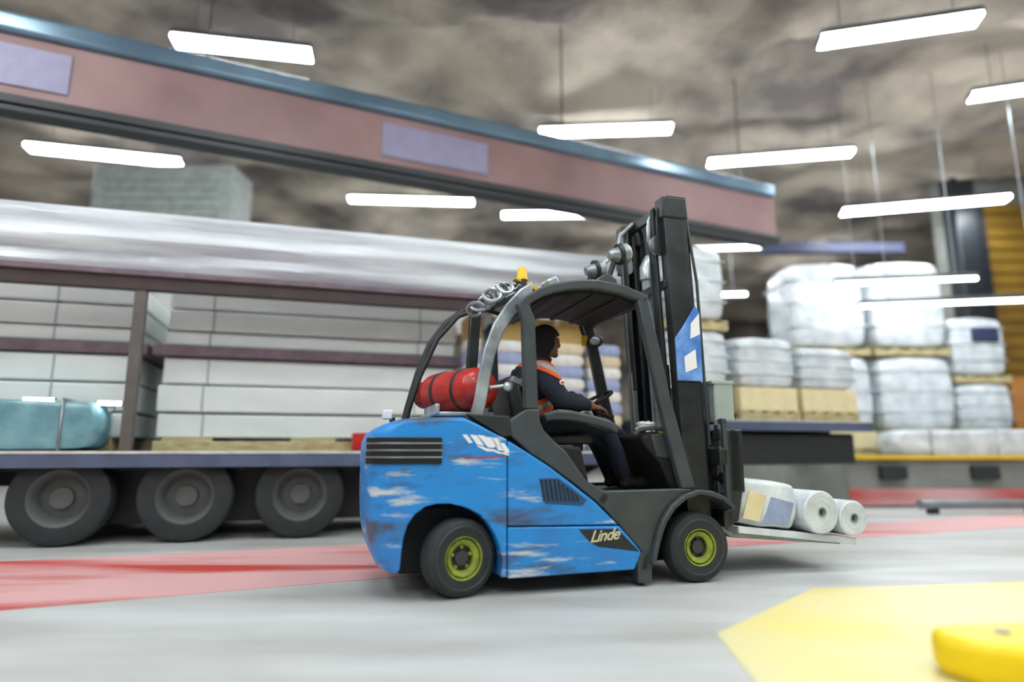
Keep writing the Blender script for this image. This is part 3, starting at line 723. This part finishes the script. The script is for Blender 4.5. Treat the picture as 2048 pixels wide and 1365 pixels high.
fpart('drive_axle', 'black', MB().tube([(1.705, -.42, .24), (1.705, .42, .24)], .08, 14), 0)

# gas bottle cradle and cage
fpart('cradle', 'silver', MB().box((.06, 0, 1.15), (.42, .62, .03)).box((-.13, -.10, 1.18), (.03, .5, .07)), 0.008)
near = [(.075, 1.12), (.105, 1.24), (.135, 1.42), (.17, 1.59), (.235, 1.77), (.33, 1.92), (.43, 2.03), (.52, 2.09)]
nin = [(.165, 1.12), (.19, 1.24), (.215, 1.40), (.25, 1.55), (.30, 1.70), (.38, 1.83), (.45, 1.91), (.52, 1.95)]
fpart('cage_arm', 'silver', MB().strip(near, nin, -.43, -.39), 0.010)['label'] = 'pale silver curved cage arm over the gas bottle'
fpart('cage_arm', 'dark', MB().tube([(-.26, .40, 1.10), (-.235, .40, 1.22), (-.16, .40, 1.50), (-.07, .40, 1.74), (.06, .40, 1.92), (.21, .40, 2.04), (.36, .40, 2.07), (.50, .40, 2.04)], .030, 10), 0)
fpart('cage_arm', 'dark', MB().tube([(-.28, .25, 1.10), (-.17, .25, 1.46), (-.04, .25, 1.76), (.12, .25, 1.95), (.30, .25, 2.03), (.48, .25, 2.0)], .020, 10), 0)
fpart('cage_post', 'dark', MB().box((.225, .20, 1.56), (.085, .06, .92), Matrix.Rotation(.06, 3, 'Y')), 0.012)
fpart('cage_bar', 'dark', MB().tube([(.40, -.41, 1.98), (.40, .40, 2.06)], .022, 10), 0)
# clutter on the rear of the roof: hose coil, beacon, lamps
coil = []
for k in range(150):
    a = k*0.42; coil.append((.19+.055*math.cos(a)+.0016*k, -.12+.20*math.sin(k*.11), 1.955+.045*math.sin(a)+.0011*k))
fpart('hose_coil', 'silver', MB().tube(coil, .013, 7), 0)['label'] = 'pale coiled hose on the cage'
fpart('tail_lamp_bracket', 'dark', MB().tube([(.40, -.05, 2.03), (.42, -.05, 2.16), (.52, -.08, 2.14)], .014, 8), 0)
bc = fpart('beacon', 'yellow', MB().lathe([(0, 0), (.045, 0), (.045, .02), (.038, .03), (.036, .085), (.028, .10), (0, .105)], 20, Matrix.Translation((.545, -.10, 2.185))), 0)
fpart('beacon_base', 'dark', MB().lathe([(0, 0), (.05, 0), (.045, .10), (0, .11)], 18, Matrix.Translation((.545, -.10, 2.09))), 0, bc)
fpart('warning_strip', 'yellow', MB().prism([(.475, 2.185), (.50, 2.20), (.71, 2.11), (.70, 2.075)], -.14, -.06), 0.004)
fpart('roof_work_lamp', 'silver', MB().box((.76, -.15, 2.15), (.10, .16, .10), Matrix.Rotation(-.5, 3, 'Y')), 0.02)
fpart('roof_work_lamp', 'silver', MB().box((.63, .22, 2.16), (.10, .14, .12), Matrix.Rotation(.3, 3, 'Y')), 0.02)
# front work lamps on stalks
for y in (-.20, .26):
    wl = fpart('work_lamp', 'silver', MB().lathe([(0, -.085), (.035, -.085), (.05, -.05), (.075, .03), (.08, .075), (.07, .085), (0, .08)], 24, Matrix.Translation((1.31, y, 2.43)) @ Matrix.Rotation(1.35, 4, 'Y')), 0)
    fpart('lamp_collar', 'dark', MB().lathe([(.074, -.012), (.086, -.008), (.086, .022), (.076, .026)], 24, Matrix.Translation((1.31, y, 2.43)) @ Matrix.Rotation(1.35, 4, 'Y')), 0, wl)
    fpart('lamp_stalk', 'dark', MB().tube([(1.20, y, 2.06), (1.21, y, 2.20), (1.27, y, 2.37)], .022, 8), 0, wl)
    fpart('lamp_bracket', 'frame', MB().prism([(1.05, 2.09), (1.30, 2.06), (1.28, 2.22), (1.20, 2.27), (1.12, 2.22)], y-.03, y+.03), 0.012, wl)
# small bright reversing lamp on the far rear corner
fpart('rear_lamp', 'decalwhite', MB().box((-.40, .30, 1.17), (.07, .10, .07)), 0.01)
fpart('rear_lamp_bracket', 'dark', MB().box((-.36, .30, 1.12), (.04, .05, .06)), 0.004)

# mast
def mx(z): return 1.815-.040*z
def para(dx0, dx1, z0, z1): return [(mx(z0)+dx0, z0), (mx(z0)+dx1, z0), (mx(z1)+dx1, z1), (mx(z1)+dx0, z1)]
for s in (-1, 1):
    def yy(a, b): return (-b, -a) if s < 0 else (a, b)
    fpart('mast_channel', 'mast', MB().prism(para(-.075, .075, .14, 2.82), *yy(.385, .402)).prism(para(-.095, -.070, .14, 2.82), *yy(.31, .402)).prism(para(.070, .095, .14, 2.82), *yy(.31, .402)), 0.004)
    fpart('inner_channel', 'mast', MB().prism(para(-.03, .13, .20, 2.90), *yy(.345, .360)).prism(para(-.03, -.008, .20, 2.90), *yy(.26, .36)).prism(para(.105, .13, .20, 2.90), *yy(.26, .36)), 0.004)
    fpart('lift_cylinder', 'steel' if s > 0 else 'mast', MB().tube([(mx(.3)-.12, s*.27, .30), (mx(1.5)-.12, s*.27, 1.55)], .036, 14).tube([(mx(1.5)-.12, s*.27, 1.55), (mx(2.8)-.12, s*.27, 2.80)], .022, 12), 0)
    fpart('tilt_cylinder', 'dark', MB().tube([(1.35, s*.34, .50), (1.70, s*.34, .58)], .03, 12), 0)
    # chain sheaves
    M = Matrix.Translation((mx(2.5)-.10, s*.30, 2.50)) @ Matrix.Rotation(PI/2, 4, 'X')
    pu = fpart('chain_sheave', 'steel', MB().lathe([(0, -.035), (.03, -.035), (.03, -.025), (.078, -.025), (.083, -.012), (.070, -.006), (.070, .006), (.083, .012), (.078, .025), (.03, .025), (.03, .035), (0, .035)], 28, M), 0)
    fpart('sheave_bracket', 'mast', MB().prism([(mx(2.6)-.15, 2.42), (mx(2.6)-.05, 2.42), (mx(2.75)-.04, 2.80), (mx(2.75)-.12, 2.80)], *yy(.335, .345)), 0.004, pu)
    fpart('head_block', 'mast', MB().prism(para(-.11, .11, 2.70, 2.87), *yy(.29, .415)), 0.012)
for z, h in ((2.83, .08), (2.18, .07), (.95, .08), (.32, .10)):
    fpart('cross_member', 'mast', MB().box((mx(z)-.085 if z < 2.8 else mx(z)-.02, 0, z), (.04, .72, h)), 0.006)
for k in range(4):
    y = (-.245, -.21, .21, .245)[k]
    fpart('chain' if k in (0, 3) else 'hose', 'mast', MB().tube([(mx(.8)+.08, y, .8), (mx(2.6)+.07, y, 2.60), (mx(2.78)+.05, y, 2.80), (mx(2.86)-.02, y, 2.89), (mx(2.78)-.10, y, 2.82), (mx(2.5)-.13, y, 2.5), (mx(1.4)-.12, y, 1.4)], .014, 8), 0)
fpart('hose', 'silver', MB().tube([(mx(2.8)-.05, -.22, 2.86), (mx(2.7)-.14, -.24, 2.72), (mx(2.55)-.16, -.25, 2.56), (mx(2.4)-.10, -.24, 2.42)], .017, 8), 0)
fpart('hose', 'silver', MB().tube([(mx(2.8)-.05, .20, 2.86), (mx(2.7)-.18, .20, 2.74), (mx(2.5)-.22, .20, 2.58), (1.36, .24, 2.47)], .017, 8), 0)
fpart('hose', 'frame', MB().tube([(mx(2.7)+.12, -.37, 2.70), (mx(2.2)+.16, -.38, 2.2), (mx(1.4)+.15, -.38, 1.4), (mx(.9)+.16, -.36, .95)], .012, 8), 0)
# white cylinder between the mast rails
fpart('free_lift_cylinder', 'silver', MB().tube([(mx(.4)-.03, .03, .4), (mx(2.30)-.03, .03, 2.30)], .055, 18).lathe([(.055, 0), (.07, .01), (.07, .12), (.04, .18), (.018, .22), (0, .23)], 20, Matrix.Translation((mx(2.30)-.03, .03, 2.30))), 0)
# blue cover on the near rail
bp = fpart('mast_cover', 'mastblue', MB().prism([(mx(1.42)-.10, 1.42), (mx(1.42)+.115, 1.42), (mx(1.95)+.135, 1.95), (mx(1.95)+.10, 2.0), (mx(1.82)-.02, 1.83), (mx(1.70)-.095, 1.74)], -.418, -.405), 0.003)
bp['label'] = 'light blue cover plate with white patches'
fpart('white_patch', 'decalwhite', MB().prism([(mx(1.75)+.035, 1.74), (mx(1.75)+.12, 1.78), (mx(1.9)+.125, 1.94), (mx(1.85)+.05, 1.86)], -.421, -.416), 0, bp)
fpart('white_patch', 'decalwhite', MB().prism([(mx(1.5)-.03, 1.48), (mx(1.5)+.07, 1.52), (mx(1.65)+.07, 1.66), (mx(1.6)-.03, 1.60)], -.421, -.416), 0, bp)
# carriage
ca = fpart('carriage', 'mast', MB().box((1.985, 0, .42), (.07, .96, .12)).box((1.975, 0, .86), (.07, .96, .12)).box((1.97, -.24, .64), (.06, .08, .5)).box((1.97, .24, .64), (.06, .08, .5)), 0.008)
fpart('roller_plate', 'mast', MB().prism([(1.84, .34), (1.98, .34), (1.98, .95), (1.85, .95)], -.25, -.22).prism([(1.84, .34), (1.98, .34), (1.98, .95), (1.85, .95)], .22, .25), 0.006, ca)
br = fpart('load_backrest', 'frame', MB().box((2.0, -.46, .75), (.035, .04, .75)).box((2.0, .46, .75), (.035, .04, .75)).box((1.995, 0, 1.12), (.035, .96, .04)), 0.006)
for k in range(7):
    fpart('backrest_bar', 'frame', MB().box((2.0, -.36+.12*k, .98), (.022, .022, .26)), 0.004, br)
fpart('side_shift_cylinder', 'mast', MB().tube([(2.06, -.42, .70), (2.06, .42, .70)], .045, 14).tube([(2.06, -.42, .56), (2.06, .42, .56)], .035, 12), 0, ca)
fpart('clamp_plate', 'dark', MB().prism([(2.0, .36), (2.08, .40), (2.125, .60), (2.125, 1.04), (2.08, 1.07), (2.0, 1.05)], -.47, -.44), 0.01, ca)
bx = fpart('carriage_box', 'mast', MB().box((2.09, -.44, .83), (.12, .06, .46)).box((2.07, -.40, 1.02), (.20, .10, .08)), 0.012)
gl = fpart('guard_panel', 'duct', MB().box((1.97, -.10, 1.27), (.012, .60, .28)), 0.002)
fpart('guard_frame', 'silver', MB().box((1.97, -.41, 1.26), (.03, .03, .34)).box((1.97, .21, 1.26), (.03, .03, .34)).box((1.97, -.10, 1.415), (.035, .65, .03)).box((1.97, -.10, 1.13), (.035, .65, .03)), 0.005, gl)
fpart('side_guard', 'duct', MB().box((2.04, -.425, 1.27), (.16, .012, .28)).box((2.03, -.425, 1.415), (.19, .03, .025)), 0.004, gl)
for s in (-1, 1):
    fpart('fork', 'steel', MB().prism([(2.02, .93), (2.065, .93), (2.065, .35), (2.12, .300), (3.10, .187), (3.10, .177), (2.10, .265), (2.02, .33)], s*.27-.055, s*.27+.055), 0.006)

# ------------------------------------------------------------------ gas bottle
def fpos(p): return FO+Matrix.Rotation(FA, 3, 'Z') @ Vector(p)
gb = tag(empty('gas_bottle', fpos((.17, 0, 1.165)), FA), 'red gas bottle lying across the forklift counterweight', 'gas bottle')
GM = Matrix.Translation((.04, -.36, .165)) @ Matrix.Rotation(math.radians(24), 4, 'Z') @ Matrix.Rotation(-PI/2, 4, 'X')
MB().lathe([(0, 0), (.06, .004), (.115, .03), (.145, .075), (.152, .12), (.152, .58), (.145, .63), (.11, .68), (.05, .70), (0, .702)], 36, GM).build('shell', 'red', gb)
MB().lathe([(.152, .20), (.157, .205), (.157, .235), (.152, .24)], 36, GM).lathe([(.152, .46), (.157, .465), (.157, .495), (.152, .50)], 36, GM).build('strap', 'dark', gb)
MB().lathe([(.10, .70), (.105, .70), (.105, .80), (.10, .80)], 24, GM).build('collar', 'red', gb)
MB().lathe([(0, .69), (.03, .70), (.03, .74), (.015, .75), (.015, .78), (0, .78)], 14, GM).build('valve', 'steel', gb)
MB().lathe([(0, -.035), (.018, -.035), (.022, -.01), (.03, 0.01), (0, .012)], 14, GM).tube([GM @ Vector((0, 0, -.03)), Vector((.16, -.40, .18)), Vector((.27, -.40, .22)), Vector((.33, -.34, .16))], .012, 8).build('regulator_hose', 'silver', gb)
MB().box((.24, -.41, .21), (.10, .05, .04), Matrix.Rotation(.4, 3, 'Y')).ell((.17, -.42, .17), (.035, .03, .035)).build('regulator', 'silver', gb, bevel=0.008)

# small things on the dashboard
t = tag(empty('paper_bag', fpos((1.44, -.30, 1.042)), FA), 'crumpled white paper bag on the forklift dashboard', 'bag')
soft_box(.11, .10, .07, 4, .03, 5).build('bag', 'decalwhite', t)
t = tag(empty('lime_box', fpos((1.555, -.30, 1.027)), FA), 'small lime green box on the forklift dashboard', 'box')
MB().box((0, 0, .012), (.05, .06, .022)).build('carton', 'lime', t, bevel=0.003)
MB().box((0, 0, .0245), (.044, .054, .003)).build('lid', 'lime', t)

# ------------------------------------------------------------------ load on the forks
ld = tag(empty('wrapped_bundle', fpos((2.055, 0, .315)), FA), 'white film-wrapped bundle with cream and blue panels on the forks', 'bundle')
tilt = Matrix.Rotation(.115, 3, 'Y')
o = soft_box(.54, .92, .36, 6, .02, 8).build('film_wrap', 'film', ld); o.location = (.295, 0, .016); o.rotation_euler = (0, .115, 0)
o.modifiers.new('s', 'SUBSURF').levels = 1; o.modifiers['s'].render_levels = 1
o2 = MB().prism([(.06, .10), (.20, .07), (.28, .26), (.14, .30)], -.463, -.445).build('cream_panel', 'cream', ld, bevel=0.003)
MB().prism([(.23, .06), (.46, .04), (.52, .20), (.32, .25)], -.463, -.445).build('blue_panel', 'sackl', ld, bevel=0.003)
MB().box((.555, 0, -.040), (1.06, .90, .052), tilt).build('base_board', 'film', ld, bevel=0.006)
def roll(x, z, r, lab, ln=.95):
    t = tag(empty('film_roll', fpos((x, -.50, z)), FA), lab, 'roll', 'white rolls on the forks')
    M = Matrix.Rotation(-PI/2, 4, 'X')
    MB().lathe([(.04, 0), (r-.012, 0), (r, .012), (r, ln-.012), (r-.012, ln), (.04, ln), (.04, 0)], 36, M).build('film', 'film', t)
    MB().lathe([(.032, -.006), (.042, -.006), (.042, ln+.006), (.032, ln+.006), (.032, -.006)], 24, M).build('core', 'duct', t)
    for k in range(2):
        MB().lathe([(r*(.5+.25*k), -.002), (r*(.5+.25*k)+.006, -.003), (r*(.5+.25*k)+.012, -.002)], 36, M).build('winding_ring', 'film', t)
roll(2.79, .444, .160, 'white film roll next to the wrapped bundle on the forks')
roll(3.085, .392, .134, 'white film roll at the fork tips')

# ------------------------------------------------------------------ driver
pr = empty('person', fpos((0, 0, 0)), FA)
tag(pr, 'person in navy jacket with orange reflective bands and dark hood driving the forklift', 'person')
mb = MB()
def limb(pts, rs, seg=14):
    P = [Vector(p) for p in pts]
    mb.tube(P, rs, seg)
    for p, r in ((P[0], rs[0]), (P[-1], rs[-1])): mb.ell(p, (r, r, r), 12, 8)
# torso
limb([(.65, 0, 1.08), (.635, 0, 1.20), (.635, 0, 1.34), (.66, 0, 1.46), (.69, 0, 1.53)], [.155, .170, .182, .170, .10], 18)
for s in (-1, 1):
    mb.ell((.66, s*.085, 1.08), (.14, .11, .11)); mb.ell((.635, s*.11, 1.40), (.15, .13, .14)); mb.ell((.67, s*.17, 1.47), (.10, .095, .09))
# neck and head
limb([(.705, 0, 1.50), (.735, 0, 1.60), (.75, 0, 1.64)], [.072, .060, .062])
mb.ell((.758, 0, 1.735), (.108, .086, .118), 18, 12)
mb.ell((.800, 0, 1.675), (.062, .060, .058)); mb.ell((.868, 0, 1.715), (.022, .016, .026)); mb.ell((.846, 0, 1.668), (.020, .030, .012)); mb.ell((.84, 0, 1.635), (.028, .035, .022))
for s in (-1, 1):
    mb.ell((.848, s*.034, 1.752), (.022, .026, .012)); mb.ell((.765, s*.082, 1.715), (.022, .012, .034))
# near arm on the armrest, far arm to the wheel
limb([(.675, -.20, 1.46), (.715, -.26, 1.36), (.77, -.30, 1.27)], [.092, .086, .074])
limb([(.77, -.30, 1.265), (.88, -.315, 1.247), (.985, -.315, 1.228)], [.072, .062, .042])
limb([(.70, .19, 1.47), (.80, .25, 1.36), (.88, .25, 1.27)], [.088, .080, .068])
limb([(.88, .25, 1.27), (.97, .19, 1.30), (1.035, .135, 1.335)], [.066, .056, .040])
# legs
for s in (-1, 1):
    limb([(.68, s*.09, 1.07), (.92, s*.12, 1.105), (1.17, s*.14, 1.085)], [.105, .090, .068])
    limb([(1.17, s*.14, 1.085), (1.27, s*.14, .90), (1.345, s*.14, .70)], [.068, .064, .046])
    limb([(1.345, s*.14, .69), (1.37, s*.14, .67), (1.45, s*.14, .658), (1.55, s*.14, .652)], [.046, .046, .042, .034])
    mb.ell((1.34, s*.14, .655), (.045, .042, .036))
# hands: palm, four fingers, thumb
def hand(w, d, up, side, curl, thumb):
    w = Vector(w); d = Vector(d).normalized(); up = Vector(up); up = (up-d*up.dot(d)).normalized(); sd = d.cross(up)*side
    mb.tube([w, w+d*.045, w+d*.088], [.028, .037, .034], 12, flat=.55); mb.ell(w, (.027, .027, .027), 10, 7)
    for k, (o, l) in enumerate(((-.030, .90), (-.010, 1.0), (.010, .95), (.029, .76))):
        b0 = w+d*.082+sd*o; dirn = d; p = b0; pts = [b0-d*.015, b0]
        for j, sl in enumerate((.042, .026, .020)):
            ang = curl*(j+1)
            p = p+(d*math.cos(ang)-up*math.sin(ang))*sl*l; pts.append(p)
        mb.tube(pts, [.0095, .0098, .0092, .0085, .0070], 8)
        mb.ell(pts[-1], (.007, .007, .007), 8, 6)
    tb = w+d*.028-sd*.028; pts = [tb, tb-sd*.022*1+d*.02-up*.008, tb-sd*.020+d*.045-up*.022*thumb, tb-sd*.008+d*.064-up*.034*thumb]
    mb.tube(pts, [.013, .0115, .0100, .0080], 8); mb.ell(pts[-1], (.008, .008, .008), 8, 6)
hand((.99, -.316, 1.220), (1, 0, -.16), (0, 0, 1), 1, .38, 1.0)
hand((1.036, .135, 1.338), (.62, -.62, -.10), (.45, .2, 1), -1, .62, 1.2)
bo = mb.build('tmp_body', None)
rmf = bo.modifiers.new('r', 'REMESH'); rmf.mode = 'VOXEL'; rmf.voxel_size = 0.0075
sm = bo.modifiers.new('s', 'SMOOTH'); sm.factor = 0.5; sm.iterations = 3
bpy.context.view_layer.update()
me = bpy.data.meshes.new_from_object(bo.evaluated_get(bpy.context.evaluated_depsgraph_get()))
bpy.data.objects.remove(bo)
me.name = 'body'; me.materials.clear()
for m in ('navy', 'jeans', 'skin', 'shoe'): me.materials.append(MATS[m])
for p in me.polygons:
    x, y, z = p.center
    p.use_smooth = True
    if z < .735 and x > 1.2: k = 3
    elif z > 1.585: k = 2
    elif x > .985 and y < -.2 and z > 1.15: k = 2
    elif x > 1.03 and y > -.05 and z > 1.24: k = 2
    elif z < 1.13 or (x > .83 and z < 1.19 and abs(y) < .24): k = 1
    else: k = 0
    p.material_index = k
body = bpy.data.objects.new('body', me); COL.objects.link(body); body.parent = pr
def shell(name, m, cond, off, parent):
    bm = bmesh.new(); bm.from_mesh(me); bm.faces.ensure_lookup_table()
    kill = [f for f in bm.faces if not cond(*f.calc_center_median())]
    bmesh.ops.delete(bm, geom=kill, context='FACES')
    bm.normal_update()
    geo = [(v_, v_.normal.copy()) for v_ in bm.verts]
    for v_, n_ in geo: v_.co += n_*off
    r = bmesh.ops.solidify(bm, geom=bm.faces[:], thickness=off*0.9)
    m2 = bpy.data.meshes.new(name); bm.to_mesh(m2); bm.free()
    m2.materials.clear(); m2.materials.append(MATS[m])
    for p in m2.polygons: p.material_index = 0; p.use_smooth = True
    o = bpy.data.objects.new(name, m2); COL.objects.link(o); o.parent = parent
    return o
tors = lambda x, y, z: z > 1.1 and x < .88 and z < 1.59
yoke = lambda x, y, z: z+(x-.70)*.55
shell('orange_yoke', 'orange', lambda x, y, z: tors(x, y, z) and 1.435 < yoke(x, y, z) < 1.545 and abs(y) < .34, .008, body)
shell('reflective_yoke', 'reflective', lambda x, y, z: tors(x, y, z) and 1.465 < yoke(x, y, z) < 1.51 and abs(y) < .34, .012, body)
inside = lambda x, y, z: ((x-.64)/.215)**2+(y/.24)**2 < 1
shell('orange_waistband', 'orange', lambda x, y, z: tors(x, y, z) and inside(x, y, z) and 1.15 < z-(x-.66)*.5 < 1.27, .008, body)
shell('reflective_waistband', 'reflective', lambda x, y, z: tors(x, y, z) and inside(x, y, z) and 1.195 < z-(x-.66)*.5 < 1.235, .012, body)
shell('reflective_back', 'reflective', lambda x, y, z: x < .62 and 1.27 < z < 1.44 and .07 < abs(y) < .12, .009, body)
shell('hood', 'hat', lambda x, y, z: z > 1.60 and (x < .80-(1.74-z)*.30 or z > 1.785), .022, body)['label'] = 'dark knitted hood'
shell('collar', 'dark', lambda x, y, z: 1.545 < z-(x-.72)*-.3 < 1.625 and abs(y) < .10, .014, body)
MB().ell((.765, -.342, 1.385), (.028, .008, .018), 12, 8, Matrix.Rotation(.5, 3, 'Z')).build('sleeve_badge', 'decalwhite', body)
MB().ell((.766, -.347, 1.385), (.018, .007, .010), 12, 8, Matrix.Rotation(.5, 3, 'Z')).build('badge_mark', 'decalred', body)
for s in (-1, 1):
    MB().ell((.858, s*.033, 1.735), (.010, .014, .008), 10, 7).build('eye', 'black', body)

# ------------------------------------------------------------------ yellow kerb block near the camera
t = tag(empty('kerb_block', (0, 0, 0), 0), 'bright yellow rounded kerb block in the lower right corner', 'kerb')
pf = [(1.78, 2.62), (1.72, 2.75), (1.78, 2.88), (1.90, 2.93), (3.6, 3.0), (3.6, 2.52), (1.90, 2.56)]
MB().slab(pf, 0.005, .17).build('block', 'barrier', t, bevel=0.05, seg=4)
MB().lathe([(0, 0), (.03, 0), (.03, .012), (0, .016)], 12, Matrix.Translation((2.0, 2.75, .168))).build('bolt', 'steel', t)
MB().lathe([(0, 0), (.03, 0), (.03, .012), (0, .016)], 12, Matrix.Translation((2.9, 2.76, .168))).build('bolt', 'steel', t)
